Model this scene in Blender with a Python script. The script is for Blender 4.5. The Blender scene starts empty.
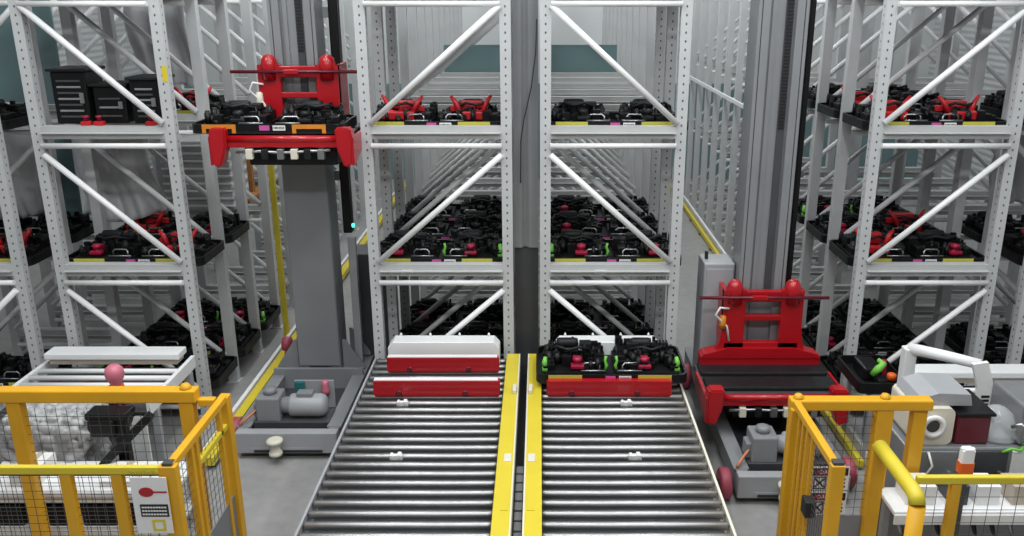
import bpy, bmesh, math, random
from mathutils import Vector, Matrix
R = math.radians
PI = math.pi
scene = bpy.context.scene
col = scene.collection
random.seed(7)

# ------------------------------------------------------------------ materials
def new_mat(name):
    m = bpy.data.materials.new(name); m.use_nodes = True
    return m, m.node_tree.nodes, m.node_tree.links, m.node_tree.nodes['Principled BSDF']

def mat(name, c, rough=.5, metal=0., var=.08, scale=6., bump=0., bscale=40., spec=.5, coat=0., emit=None):
    m, N, L, b = new_mat(name)
    b.inputs['Roughness'].default_value = rough
    b.inputs['Metallic'].default_value = metal
    b.inputs['Specular IOR Level'].default_value = spec
    b.inputs['Coat Weight'].default_value = coat
    tc = N.new('ShaderNodeTexCoord')
    nz = N.new('ShaderNodeTexNoise'); nz.inputs['Scale'].default_value = scale; nz.inputs['Detail'].default_value = 5
    L.new(tc.outputs['Object'], nz.inputs['Vector'])
    rp = N.new('ShaderNodeValToRGB')
    rp.color_ramp.elements[0].position = .3; rp.color_ramp.elements[1].position = .7
    rp.color_ramp.elements[0].color = tuple(x * (1 - var) for x in c) + (1,)
    rp.color_ramp.elements[1].color = tuple(min(1, x * (1 + var)) for x in c) + (1,)
    L.new(nz.outputs['Fac'], rp.inputs['Fac']); L.new(rp.outputs['Color'], b.inputs['Base Color'])
    if bump:
        n2 = N.new('ShaderNodeTexNoise'); n2.inputs['Scale'].default_value = bscale
        L.new(tc.outputs['Object'], n2.inputs['Vector'])
        bp = N.new('ShaderNodeBump'); bp.inputs['Strength'].default_value = bump; bp.inputs['Distance'].default_value = .01
        L.new(n2.outputs['Fac'], bp.inputs['Height']); L.new(bp.outputs['Normal'], b.inputs['Normal'])
    if emit:
        b.inputs['Emission Color'].default_value = emit[0] + (1,); b.inputs['Emission Strength'].default_value = emit[1]
    return m

def post_mat(name, c):
    """painted steel upright with a column of punched slots on its faces"""
    m = mat(name, c, .45, 0, .05, 4.)
    N, L = m.node_tree.nodes, m.node_tree.links
    b = N['Principled BSDF']; rp = b.inputs['Base Color'].links[0].from_socket
    tc = N.new('ShaderNodeTexCoord'); sp = N.new('ShaderNodeSeparateXYZ'); L.new(tc.outputs['Object'], sp.inputs[0])
    sn = N.new('ShaderNodeSeparateXYZ'); L.new(tc.outputs['Normal'], sn.inputs[0])
    def M(op, a, bb=None):
        n = N.new('ShaderNodeMath'); n.operation = op
        for i, v in enumerate((a, bb)):
            if v is None: continue
            if isinstance(v, (int, float)): n.inputs[i].default_value = v
            else: L.new(v, n.inputs[i])
        return n.outputs[0]
    front = M('GREATER_THAN', M('ABSOLUTE', sn.outputs['Y']), .6)
    h = M('ADD', M('MULTIPLY', M('ABSOLUTE', sp.outputs['X']), front), M('MULTIPLY', M('ABSOLUTE', sp.outputs['Y']), M('SUBTRACT', 1., front)))
    zz = M('MULTIPLY', M('ABSOLUTE', M('SUBTRACT', M('FRACT', M('DIVIDE', sp.outputs['Z'], .075)), .5)), .075)
    d2 = M('SQRT', M('ADD', M('POWER', M('MULTIPLY', h, 1.), 2.), M('POWER', M('MULTIPLY', zz, .7), 2.)))
    hole = M('LESS_THAN', d2, .0085)
    mx = N.new('ShaderNodeMix'); mx.data_type = 'RGBA'
    L.new(hole, mx.inputs['Factor']); L.new(rp, mx.inputs['A']); mx.inputs['B'].default_value = (.10, .10, .105, 1)
    L.new(mx.outputs['Result'], b.inputs['Base Color'])
    return m

def floor_mat():
    m, N, L, b = new_mat('epoxy floor')
    b.inputs['Roughness'].default_value = .42
    tc = N.new('ShaderNodeTexCoord')
    n1 = N.new('ShaderNodeTexNoise'); n1.inputs['Scale'].default_value = .8; n1.inputs['Detail'].default_value = 8
    n2 = N.new('ShaderNodeTexNoise'); n2.inputs['Scale'].default_value = 9; n2.inputs['Detail'].default_value = 6
    L.new(tc.outputs['Object'], n1.inputs['Vector']); L.new(tc.outputs['Object'], n2.inputs['Vector'])
    ad = N.new('ShaderNodeMath'); ad.operation = 'ADD'; L.new(n1.outputs['Fac'], ad.inputs[0]); L.new(n2.outputs['Fac'], ad.inputs[1])
    rp = N.new('ShaderNodeValToRGB'); rp.color_ramp.elements[0].position = .35; rp.color_ramp.elements[1].position = .65
    hv = N.new('ShaderNodeMath'); hv.operation = 'MULTIPLY'; hv.inputs[1].default_value = .5; L.new(ad.outputs[0], hv.inputs[0])
    rp.color_ramp.elements[0].color = (.27, .265, .26, 1); rp.color_ramp.elements[1].color = (.35, .343, .336, 1)
    L.new(hv.outputs[0], rp.inputs['Fac']); L.new(rp.outputs['Color'], b.inputs['Base Color'])
    return m

def rib_mat(name, c, axis, period):
    """sheet cladding with a regular rib"""
    m = mat(name, c, .55, 0, .04, 1.5)
    N, L = m.node_tree.nodes, m.node_tree.links; b = N['Principled BSDF']
    tc = N.new('ShaderNodeTexCoord'); w = N.new('ShaderNodeTexWave'); w.wave_type = 'BANDS'; w.bands_direction = axis
    w.inputs['Scale'].default_value = 2 * PI / period / 20; w.inputs['Distortion'].default_value = 0
    L.new(tc.outputs['Object'], w.inputs['Vector'])
    bp = N.new('ShaderNodeBump'); bp.inputs['Strength'].default_value = .7; bp.inputs['Distance'].default_value = .02
    L.new(w.outputs['Fac'], bp.inputs['Height']); L.new(bp.outputs['Normal'], b.inputs['Normal'])
    return m

def wrap_mat():
    return mat('bubble wrap', (.38, .38, .385), .32, 0, .22, 9)

RACK = (.52, .525, .53)
M = dict(
    post=post_mat('perforated rack upright', RACK),
    rack=mat('rack paint', RACK, .45, 0, .05, 4),
    tube=mat('white tube', (.78, .78, .78), .35, 0, .04, 4),
    beam=mat('shelf beam paint', (.47, .475, .47), .45, 0, .06, 3),
    floor=floor_mat(),
    wall=mat('wall paint', (.62, .64, .64), .6, 0, .04, 1),
    clad=rib_mat('ribbed cladding', (.52, .53, .535), 'Z', .12),
    teal=mat('teal partition', (.17, .265, .275), .4, 0, .05, 1.5),
    flue=mat('galvanised sheet', (.27, .275, .285), .38, .35, .12, 2),
    grey=mat('crane grey', (.23, .235, .245), .42, 0, .06, 3),
    lgrey=mat('light grey paint', (.34, .345, .36), .4, 0, .05, 3),
    dgrey=mat('dark grey paint', (.055, .057, .062), .5, 0, .1, 4),
    dark=mat('dark rubber', (.018, .018, .02), .55, 0, .2, 6),
    black=mat('black plastic', (.006, .006, .0065), .42, 0, .25, 14, spec=.28),
    black2=mat('charcoal plastic', (.012, .0125, .014), .5, 0, .25, 14, spec=.28),
    red=mat('red paint', (.41, .004, .010), .33, 0, .06, 4, coat=.3),
    dred=mat('dark red plastic', (.12, .006, .016), .35, 0, .1, 5),
    pink=mat('pinkish red connector', (.36, .008, .045), .4, 0, .15, 18),
    scarlet=mat('scarlet plastic', (.50, .012, .018), .4, 0, .15, 18),
    wheel=mat('pink polyurethane', (.36, .06, .09), .5, 0, .08, 6),
    rose=mat('rose plastic', (.62, .17, .24), .35, 0, .06, 6),
    yel=mat('fence yellow', (.72, .37, .012), .42, 0, .07, 3),
    lem=mat('guard yellow', (.68, .54, .035), .4, 0, .04, 3),
    olive=mat('label yellow', (.50, .46, .06), .5, 0, .05, 10),
    amber=mat('amber strip', (.62, .22, .02), .45, 0, .12, 6),
    green=mat('neon green plastic', (.16, .50, .06), .4, 0, .1, 12),
    orange=mat('orange lens', (.75, .12, .015), .3, 0, .06, 8),
    steel=mat('roller steel', (.37, .366, .366), .40, .95, .06, 12),
    silver=mat('bright metal', (.42, .42, .43), .35, .9, .05, 12),
    white=mat('white paint', (.82, .82, .82), .42, 0, .03, 3),
    cream=mat('cream edge', (.70, .66, .55), .45, 0, .04, 4),
    beige=mat('beige board', (.46, .40, .33), .6, 0, .1, 4),
    wood=mat('brown timber', (.35, .15, .04), .6, 0, .2, 8),
    paper=mat('paper label', (.80, .79, .77), .6, 0, .03, 20),
    magenta=mat('magenta label', (.55, .09, .33), .5, 0, .05, 20),
    ink=mat('black ink', (.012, .012, .013), .5, 0, .05, 20),
    wire=mat('mesh wire', (.09, .09, .095), .45, .3, .1, 10),
    copper=mat('copper cable', (.55, .2, .1), .4, .2, .1, 10),
    tealp=mat('teal plastic', (.03, .16, .17), .4, 0, .1, 10),
    wrap=wrap_mat(),
    sheet=mat('plastic sheeting', (.52, .53, .54), .28, 0, .1, 4, bump=.6, bscale=14),
    led=mat('green lamp', (.02, .5, .2), .3, 0, .02, 5, emit=((.05, 1, .4), 3.)),
)
def glass_mat():
    m, N, L, b = new_mat('clear plastic')
    b.inputs['Base Color'].default_value = (.82, .84, .85, 1); b.inputs['Roughness'].default_value = .12
    b.inputs['Alpha'].default_value = .35
    return m
M['clear'] = glass_mat()

# ------------------------------------------------------------------ mesh helpers
def B(): return bmesh.new()
def bx(bm, x0, x1, y0, y1, z0, z1, bev=0., rot=None):
    r = bmesh.ops.create_cube(bm, size=1)
    vs = r['verts']
    bmesh.ops.scale(bm, vec=(abs(x1 - x0), abs(y1 - y0), abs(z1 - z0)), verts=vs)
    c = Vector(((x0 + x1) / 2, (y0 + y1) / 2, (z0 + z1) / 2))
    if rot is not None: bmesh.ops.rotate(bm, cent=(0, 0, 0), matrix=rot, verts=vs)
    bmesh.ops.translate(bm, vec=c, verts=vs)
    if bev:
        es = list({e for v in vs for e in v.link_edges})
        bmesh.ops.bevel(bm, geom=es, offset=bev, segments=2, affect='EDGES', profile=.5)
    return bm
def frame_of(d):
    d = d.normalized(); u = Vector((0, 0, 1)) if abs(d.z) < .95 else Vector((0, 1, 0))
    a = d.cross(u).normalized(); return a, d.cross(a).normalized()
def tube(bm, pts, r, n=10, caps=True):
    """swept round bar through points; r a number or one per point"""
    pts = [Vector(p) for p in pts]; rs = r if isinstance(r, (list, tuple)) else [r] * len(pts)
    rings = []; a = None
    for i, p in enumerate(pts):
        d = (pts[min(i + 1, len(pts) - 1)] - pts[max(i - 1, 0)]).normalized()
        if a is None: a, b = frame_of(d)
        else:
            a = (a - d * a.dot(d)).normalized(); b = d.cross(a)
        b = d.cross(a)
        rings.append([bm.verts.new(p + (a * math.cos(2 * PI * k / n) + b * math.sin(2 * PI * k / n)) * rs[i]) for k in range(n)])
    for q, w in zip(rings, rings[1:]):
        for k in range(n):
            f = bm.faces.new((q[k], q[(k + 1) % n], w[(k + 1) % n], w[k])); f.smooth = True
    if caps:
        bm.faces.new(rings[0][::-1]); bm.faces.new(rings[-1])
    return bm
def bar(bm, p0, p1, w, h):
    """rectangular bar from p0 to p1"""
    p0, p1 = Vector(p0), Vector(p1); a, b = frame_of(p1 - p0); q = []
    for p in (p0, p1):
        q.append([bm.verts.new(p + a * sx * w / 2 + b * sy * h / 2) for sx, sy in ((-1, -1), (1, -1), (1, 1), (-1, 1))])
    for k in range(4): bm.faces.new((q[0][k], q[0][(k + 1) % 4], q[1][(k + 1) % 4], q[1][k]))
    bm.faces.new(q[0][::-1]); bm.faces.new(q[1]); return bm
def prism(bm, poly, axis, t0, t1):
    """polygon (list of 2-D points) extruded along an axis: 'x' -> (y,z), 'y' -> (x,z), 'z' -> (x,y)"""
    def P(p, t): return {'x': (t, p[0], p[1]), 'y': (p[0], t, p[1]), 'z': (p[0], p[1], t)}[axis]
    a = [bm.verts.new(P(p, t0)) for p in poly]; b = [bm.verts.new(P(p, t1)) for p in poly]; n = len(poly)
    for k in range(n): bm.faces.new((a[k], a[(k + 1) % n], b[(k + 1) % n], b[k]))
    bm.faces.new(a[::-1]); bm.faces.new(b); return bm
def lathe(bm, prof, c, axis='z', n=24):
    """profile [(radius, height)] turned about an axis through c"""
    c = Vector(c); rings = []
    for r, h in prof:
        ring = []
        for k in range(n):
            t = 2 * PI * k / n; p, q = r * math.cos(t), r * math.sin(t)
            ring.append(bm.verts.new(c + Vector({'z': (p, q, h), 'x': (h, p, q), 'y': (q, h, p)}[axis])))
        rings.append(ring)
    for a, b in zip(rings, rings[1:]):
        for k in range(n):
            f = bm.faces.new((a[k], a[(k + 1) % n], b[(k + 1) % n], b[k])); f.smooth = True
    bm.faces.new(rings[0][::-1]); bm.faces.new(rings[-1]); return bm
def rrect(x0, x1, y0, y1, r, n=5):
    out = []
    for cx, cy, a in ((x1 - r, y1 - r, 0), (x0 + r, y1 - r, 90), (x0 + r, y0 + r, 180), (x1 - r, y0 + r, 270)):
        for k in range(n + 1): out.append((cx + r * math.cos(R(a + 90 * k / n)), cy + r * math.sin(R(a + 90 * k / n))))
    return out
def ring_prism(bm, outer, inner, axis, t0, t1):
    def P(p, t): return {'x': (t, p[0], p[1]), 'y': (p[0], t, p[1]), 'z': (p[0], p[1], t)}[axis]
    n = len(outer); v = [[bm.verts.new(P(p, t)) for p in q] for q in (outer, inner) for t in (t0, t1)]
    o0, o1, i0, i1 = v
    for k in range(n):
        j = (k + 1) % n
        for f in ((o0[k], o0[j], o1[j], o1[k]), (i0[j], i0[k], i1[k], i1[j]), (o1[k], o1[j], i1[j], i1[k]), (o0[j], o0[k], i0[k], i0[j])): bm.faces.new(f)
    return bm
def mesh(name, bm, m):
    bmesh.ops.recalc_face_normals(bm, faces=bm.faces)
    me = bpy.data.meshes.new(name); bm.to_mesh(me); bm.free(); me.materials.append(M[m]); return me
def obj(name, bm, m, parent=None, loc=None, rot=None):
    me = bm if isinstance(bm, bpy.types.Mesh) else mesh(name, bm, m)
    o = bpy.data.objects.new(name, me); col.objects.link(o)
    if parent: o.parent = parent
    if loc: o.location = loc
    if rot: o.rotation_euler = rot
    return o
def tag(o, label, cat, group=None, kind=None):
    o['label'] = label; o['category'] = cat
    if group: o['group'] = group
    if kind: o['kind'] = kind
    return o
def thing(name, label, cat, loc=(0, 0, 0), group=None, rz=0):
    o = bpy.data.objects.new(name, None); col.objects.link(o); o.location = loc; o.rotation_euler = (0, 0, rz)
    return tag(o, label, cat, group)
def part_empty(name, parent, loc=(0, 0, 0)):
    o = bpy.data.objects.new(name, None); col.objects.link(o); o.parent = parent; o.location = loc; return o
def dup(o, parent=None):
    c = o.copy(); col.objects.link(c); c.parent = parent
    for ch in list(o.children): dup(ch, c)
    return c
def struct(name, bm, m):
    o = obj(name, bm, m); o['kind'] = 'structure'; return o
def text(name, s, size, m, parent, loc, rot, align='CENTER'):
    cu = bpy.data.curves.new(name, 'FONT'); cu.body = s; cu.size = size; cu.extrude = .0006; cu.align_x = align; cu.align_y = 'CENTER'
    cu.materials.append(M[m]); o = bpy.data.objects.new(name, cu); col.objects.link(o)
    me = bpy.data.meshes.new_from_object(o.evaluated_get(bpy.context.evaluated_depsgraph_get()))
    bpy.data.objects.remove(o); o = bpy.data.objects.new(name, me); col.objects.link(o)
    o.parent = parent; o.location = loc; o.rotation_euler = rot; return o

# ------------------------------------------------------------------ the setting
Y0, PITCH, NF = 8.0, .82, 13
YB = 20.0
struct('floor', bx(B(), -11, 11, 0, YB + .2, -.1, 0), 'floor')
struct('wall_back', bx(B(), -11, 11, YB, YB + .2, 0, 6.5), 'wall')
struct('wall_left', bx(B(), -9.2, -9.0, 2, YB, 0, 6.5), 'clad')
struct('wall_right', bx(B(), 8.8, 9.0, 2, YB, 0, 6.5), 'clad')
struct('trim_1', bx(B(), -9, 8.8, YB - .06, YB, 0, 2.2, .01), 'teal')

# ------------------------------------------------------------------ storage racks
LEV = [4.21, 2.955, 1.625, .30]          # tops of the shelf beams
def make_frame(w, toward):
    """one upright frame of width w centred on x=0; braces run down to the post on side `toward` (+1/-1)"""
    h = w / 2; out = []
    hat = [(-.05, -.045), (.05, -.045), (.05, .045), (.028, .045), (.028, .035), (.04, .035), (.04, -.035), (-.04, -.035), (-.04, .035), (-.028, .035), (-.028, .045), (-.05, .045)]
    pm = B(); prism(pm, hat, 'z', .012, 5.2); bx(pm, -.075, .075, -.07, .07, 0, .012)
    pm = mesh('post', pm, 'post')
    bm_ = B()
    bm_ = prism(bm_, [(-.05, -.115), (-.05, -.061), (-.1, -.061), (-.1, -.055), (-.05, -.055), (-.05, 0), (.05, 0), (.05, -.055), (.1, -.055), (.1, -.061), (.05, -.061), (.05, -.115), (.03, -.115), (.03, -.1), (-.03, -.1), (-.03, -.115)], 'x', -h + .05, h - .05)
    beam = mesh('shelf_beam', bm_, 'beam')
    tie = mesh('tie_tube', tube(B(), [(-h + .045, 0, 0), (h - .045, 0, 0)], .026), 'tube')
    br = mesh('brace', tube(B(), [(toward * (h - .045), 0, 0), (-toward * (h - .045), 0, 1.04)], .029), 'tube')
    for x in (-h, h): out.append(('post', pm, (x, 0, 0)))
    for z in LEV: out += [('shelf_beam', beam, (0, 0, z)), ('tie_tube', tie, (0, -.07, z - .175))]
    for z in LEV[1:] + [.32 - 0.0]:
        out.append(('brace', br, (0, -.06, z + .03))) if z != .32 else None
    return out
PLAIN = None
def plain_post():
    pm = B(); prism(pm, [(-.05, -.045), (.05, -.045), (.05, .045), (.028, .045), (.028, .035), (.04, .035), (.04, -.035), (-.04, -.035), (-.04, .035), (-.028, .035), (-.028, .045), (-.05, .045)], 'z', .012, 5.2); bx(pm, -.075, .075, -.07, .07, 0, .012)
    return mesh('post', pm, 'rack')
PLAIN = plain_post()
# name: (aisle post x, other post x, frames)
RACKS = {
    'L': (-3.41, -4.64, NF, 'left', 'storage rack of white perforated posts beside the crane with the raised red carriage'),
    'CL': (-1.60, -.31, NF, 'centre-left', 'white storage rack behind the roller conveyor with two red bars, lifted red parts on top'),
    'CR': (1.30, .05, NF, 'centre-right', 'white storage rack behind the roller conveyor that carries the loaded tray'),
    'R': (3.11, 4.38, NF, 'right', 'white storage rack beside the crane whose red carriage is lowered'),
    'LL': (-6.28, -5.05, 7, 'outer left', 'white storage rack at the left edge of the photo, back to back with the next'),
    'RR': (6.02, 4.76, 7, 'outer right', 'white storage rack at the right edge of the photo, back to back with the next'),
}
for key, (xa, xo, nf, nm, lab) in RACKS.items():
    c = (xa + xo) / 2; w = abs(xa - xo)
    rk = thing('storage_rack', lab, 'rack', (c, Y0, 0), 'storage racks')
    spec = make_frame(w, 1 if xa > xo else -1)
    for k in range(nf):
        fr = part_empty('upright_frame', rk, (0, k * PITCH, 0))
        for n, me, loc in spec:
            obj(n, PLAIN if n == 'post' and k > (2 if key in ('CL', 'CR') else 0) else me, None, fr, loc)
    if key in ('CL', 'CR'):
        lb = B(); bx(lb, -.055, .055, -.0525, -.0501, 1.535, 1.575)
        lo = obj('shelf_label', lb, 'paper', rk, ((-.33 + .0) if key == 'CL' else -.09, 0, 0)); lo['label'] = 'white printed location label'
        tx = B()
        for i in range(9): bx(tx, -.045 + i * .0102, -.038 + i * .0102, -.0532, -.0524, 1.545, 1.565 - (i % 3) * .004)
        obj('lettering', tx, 'ink', lo)
    if key == 'L':
        tg = B(); bx(tg, w / 2 + .0, w / 2 + .045, -.049, -.0455, 3.36, 3.5); to = obj('tag_plate', tg, 'lem', rk)
    if key == 'R':
        obj('guard_tie', bx(B(), -w / 2 - .075, -w / 2 - .045, 3.0, 11, 2.49, 2.55), 'white', rk)
# teal partition panels standing inside the two centre racks
for key in ('CL', 'CR'):
    xa, xo = RACKS[key][:2]; x0, x1 = sorted((xa, xo))
    xs = (x0 + .10, x1 - .06) if key == 'CL' else (x0 + .06, x1 - .10)
    yk = Y0 + 7 * PITCH
    bm_ = B(); bx(bm_, xs[0], xs[1], yk + .12, yk + .15, 2.957, 3.36)
    p = thing('divider_panel', 'teal partition panel deep inside the %s rack above the upper shelf' % RACKS[key][3], 'panel', (0, 0, 0), 'teal partition panels')
    obj('panel', bm_, 'teal', p)
    fr = B(); ring_prism(fr, [(xs[0], 2.957), (xs[1], 2.957), (xs[1], 3.375), (xs[0], 3.375)], [(xs[0] + .02, 2.977), (xs[1] - .02, 2.977), (xs[1] - .02, 3.355), (xs[0] + .02, 3.355)], 'y', yk + .115, yk + .155)
    obj('panel_frame', fr, 'teal', p)
# grey sheet lining in the gap between the centre racks, with a loose cable
f_ = thing('flue_panel', 'tall grey sheet metal lining in the gap between the two centre racks', 'panel', (-.13, 8.12, 0))
s_ = B(); prism(s_, [(-.12, 0), (-.12, .02), (-.03, .02), (-.03, .06), (.005, .06), (.005, .02), (.115, .02), (.115, 0), (.02, 0), (.02, .04), (-.045, .04), (-.045, 0)], 'z', 1.75, 5.0)
obj('sheet', s_, 'flue', f_)
obj('lower_sheet', bx(B(), -.12, .115, .03, .05, 0, 1.75), 'dgrey', f_)
ca = B(); tube(ca, [(.1, -.03, 3.9), (.09, -.035, 3.6), (.05, -.04, 3.3), (-.02, -.04, 3.0), (-.05, -.035, 2.8), (-.055, -.03, 2.4)], .005, 6)
obj('cable', ca, 'dark', f_)
# yellow guide rails at the foot of the two aisles
for x, s, lab in ((-2.99, -1, 'yellow floor guide rail at the foot of the left rack, along the crane aisle'), (2.9, 1, 'yellow floor guide rail at the foot of the right rack, along the crane aisle')):
    g = thing('guide_rail', lab, 'rail', (x, 0, 0), 'yellow guide rails')
    a = B(); prism(a, [(-.045, .05), (.045, .05), (.045, .13), (-.045, .13)] if s < 0 else [(-.025, .03), (.025, .03), (.025, .1), (-.025, .1)], 'y', 6.9, 19)
    obj('angle_rail', a, 'lem', g)
    for i in range(12): obj('rail_foot', bx(B(), -.04, .04, 7 + i - .04, 7 + i + .04, 0, .05 if s < 0 else .03), 'dgrey', g)
    l = B(); bx(l, s * .09 - .02, s * .09 + .02, 6.9, 19, 0, .14, .004)
    obj('kerb', l, 'white', g)

# ------------------------------------------------------------------ loaded trays
def tray_proto(amber=False):
    t = thing('parts_tray', 'x', 'tray')
    w, d = .68, .345
    b_ = B(); prism(b_, rrect(-w, w, -d, d, .08), 'z', 0, .02)
    for i in range(6): bx(b_, -w + .1 + i * .225, -w + .13 + i * .225, -d + .03, d - .03, .02, .03)
    obj('tray_base', b_, 'black2', t)
    r = B(); ring_prism(r, rrect(-w, w, -d, d, .08), rrect(-w + .02, w - .02, -d + .02, d - .02, .07), 'z', .02, .085)
    obj('rim', r, 'black', t)
    for x in (-.42, .38):
        l = B(); bx(l, x - .15, x + .15, -d - .004, -d + .001, .045, .083); bx(l, x - .15, x - .115, -d - .004, -d + .001, .005, .045); bx(l, x + .115, x + .15, -d - .004, -d + .001, .005, .045)
        lo = obj('label_strip', l, 'amber' if amber else 'olive', t)
    lo = obj('barcode_label', bx(B(), .06, .17, -d - .004, -d + .001, .03, .075), 'paper', t)
    tx = B()
    for i in range(8): bx(tx, .068 + i * .0122, .074 + i * .0122 + (i % 3) * .001, -d - .0052, -d - .0038, .042, .064)
    obj('lettering', tx, 'ink', lo)
    obj('colour_label', bx(B(), -.06, .03, -d - .004, -d + .001, .03, .075), 'magenta', t)
    return t

def chunk_housing(seed):
    rnd = random.Random(seed); b = B()
    prism(b, rrect(-.29, .29, -.28, .28, .04), 'z', 0, .035)
    bx(b, -.25, -.1, .08, .22, .03, .125, .01); bx(b, .08, .25, .1, .23, .03, .12, .01)
    bx(b, -.27, -.19, -.17, .0, .03, .10, .008); bx(b, .18, .27, -.16, .02, .03, .105, .008)
    for i in range(5):                                    # cooling ribs
        bx(b, -.24 + i * .03, -.225 + i * .03, .07, .23, .12, .15); bx(b, .1 + i * .03, .115 + i * .03, -.02, .09, .05, .11)
    for i in range(64):
        x = -.27 + rnd.random() * .54; y = -.21 + rnd.random() * .48; q = .012 + rnd.random() * .024; h = .06 + rnd.random() * (.07 + .12 * (y + .25))
        if i % 3: bx(b, x - q, x + q, y - q * .8, y + q * .8, .03, h, .003)
        else: lathe(b, [(q, .03), (q, h - .01), (q * .7, h - .008), (q * .7, h + .012)], (x, y, 0), 'z', 10)
    return mesh('housing', b, 'black')
def module_proto(seed, style):
    """black machine sub-assembly: housing, canister, connector, pipe, clip"""
    t = thing('component_module', 'x', 'module'); rnd = random.Random(seed)
    obj('housing', chunk_housing(seed), None, t)
    c = B(); lathe(c, [(.02, -.1), (.045, -.095), (.05, -.06), (.05, .07), (.04, .1), (.015, .105)], (-.02 + rnd.uniform(-.06, .06), .14, .16), 'x', 14)
    obj('canister', c, 'black2', t)
    k = B(); cm = {'pink': 'pink', 'scarlet': 'scarlet', 'plain': 'black2', 'dim': 'pink'}[style]
    if style == 'scarlet':
        lathe(k, [(.03, 0), (.055, .01), (.055, .07), (.03, .09)], (-.1, -.1, .035), 'z', 14)
        bx(k, -.2, .12, -.16, -.09, .04, .12, .012); bx(k, -.05, .2, .0, .05, .1, .16, .01)
        tube(k, [(-.12, -.05, .1), (-.15, -.02, .19), (-.2, .0, .26)], [.03, .025, .014], 8)
        tube(k, [(.1, -.05, .1), (.14, -.02, .19), (.19, .0, .25)], [.03, .025, .014], 8)
        bx(k, -.12, .1, .04, .14, .12, .2, .015)
    else:
        x = .02 if style != 'dim' else -.1
        lathe(k, [(.02, 0), (.042, .008), (.042, .05), (.03, .055), (.03, .075), (.044, .08), (.044, .11), (.02, .12)], (x, -.17, .03), 'z', 14)
        bx(k, x - .06, x + .06, -.23, -.15, .05, .085, .008); bx(k, x - .04, x + .03, -.14, -.08, .06, .13, .008)
    obj('connector', k, cm, t)
    p = B(); tube(p, [(.07, -.2, .03), (.07, -.2, .08), (.09, -.2, .1), (.2, -.2, .1), (.22, -.21, .08), (.22, -.22, .03)], .009, 7)
    tube(p, [(.05, -.26, .05), (.27, -.26, .05)], .008, 7); obj('pipe', p, 'silver', t)
    g = B()
    if style == 'pink':
        tube(g, [(-.27, -.2, .05), (-.28, -.19, .1), (-.27, -.17, .15)], [.022, .026, .016], 8); bx(g, -.3, -.25, -.23, -.16, .03, .06, .006)
        obj('clip', g, 'green', t)
        g = B(); tube(g, [(.275, -.21, .04), (.285, -.2, .08), (.27, -.19, .12), (.28, -.18, .16)], [.012, .016, .012, .014], 8); obj('clip', g, 'green', t)
    else: g.free()
    h = B(); tube(h, [(-.2, .05, .14), (-.16, -.02, .19), (-.06, -.06, .17), (.04, -.04, .19), (.14, .02, .14)], .014, 7); obj('hose', h, 'black2', t)
    bx_ = B(); bx(bx_, .05, .16, .06, .16, .13, .185, .01); obj('cap', bx_, 'black2', t)
    return t
TR = {False: tray_proto(False), True: tray_proto(True)}
MOD = {s: [module_proto(i * 10 + j, s) for j in range(2)] for i, s in enumerate(('pink', 'scarlet', 'plain', 'dim'))}
used = set()
def take(p):
    if p.name in used: return dup(p)
    used.add(p.name); return p
STYLE_TXT = {'pink': 'black module with pink connector', 'scarlet': 'red-armed black module', 'plain': 'all-black module', 'dim': 'black module with crimson connector'}
cnt = [0]
def load(x, y, z, where, styles, tray_lab=None, amber=False, rz=0):
    t = take(TR[amber]); t.location = (x, y, z); t.rotation_euler = (0, 0, rz)
    tag(t, tray_lab or ('long black parts tray, ' + where), 'tray', 'loaded parts trays')
    for s, st, half in ((-1, styles[0], 'left'), (1, styles[1], 'right')):
        if not st: continue
        cnt[0] += 1
        m = take(MOD[st][cnt[0] % 2]); q = Matrix.Rotation(rz, 3, 'Z') @ Vector((s * .325, .015, .03))
        m.location = (x + q.x, y + q.y, z + q.z); m.rotation_euler = (0, 0, rz); m.scale = (1 if s < 0 else -1, 1, 1)
        tag(m, '%s, %s half of tray, %s' % (STYLE_TXT[st], half, where), 'module', 'component modules on the trays')
ORD = ['front', 'second', 'third', 'fourth']
LV = {0: 'top', 1: 'upper', 2: 'middle', 3: 'bottom'}
def stock(key, lv, ks, styles):
    xa, xo, nf, nm, _ = RACKS[key]
    c = (xa + xo) / 2 + (.04 if xa > xo else -.04)
    if key in ('LL', 'RR'): c = (xa + xo) / 2
    for i, k in enumerate(ks):
        load(c, Y0 + k * PITCH + .41, LEV[lv] - .055, '%s bay, %s shelf, %s rack' % (ORD[k], LV[lv], nm), styles[i % len(styles)])
for kk in ('L', 'CL', 'CR', 'R'): stock(kk, 0, [0, 1], [('plain', 'plain')])
stock('CL', 1, [0], [('scarlet', 'scarlet')])
stock('CL', 2, [0, 1, 2], [('dim', 'pink'), ('plain', 'plain'), ('plain', 'plain')])
stock('CL', 3, [0, 1, 2], [('plain', 'plain'), ('dim', 'plain'), ('dim', 'plain')])
stock('CR', 1, [0], [('plain', 'plain')])
stock('CR', 2, [0, 1, 2], [('pink', 'dim'), ('dim', 'plain'), ('dim', 'plain')])
stock('CR', 3, [0, 1, 2], [('plain', 'plain'), ('plain', 'plain'), ('plain', 'plain')])
stock('L', 1, [1], [('scarlet', 'scarlet')])
stock('L', 2, [0, 1], [('dim', 'scarlet'), ('scarlet', 'dim')])
stock('L', 3, [0, 1, 2], [('pink', 'plain'), ('plain', 'dim'), ('dim', 'pink')])
stock('R', 1, [0, 1, 2], [('scarlet', 'scarlet'), ('scarlet', 'dim'), ('plain', 'plain')])
stock('R', 2, [0, 1, 2], [('scarlet', 'dim'), ('dim', 'scarlet'), ('pink', 'plain')])
stock('R', 3, [0, 1, 2], [('plain', 'plain'), ('dim', 'plain'), ('plain', 'plain')])
stock('LL', 1, [0], [('plain', 'plain')])
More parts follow.
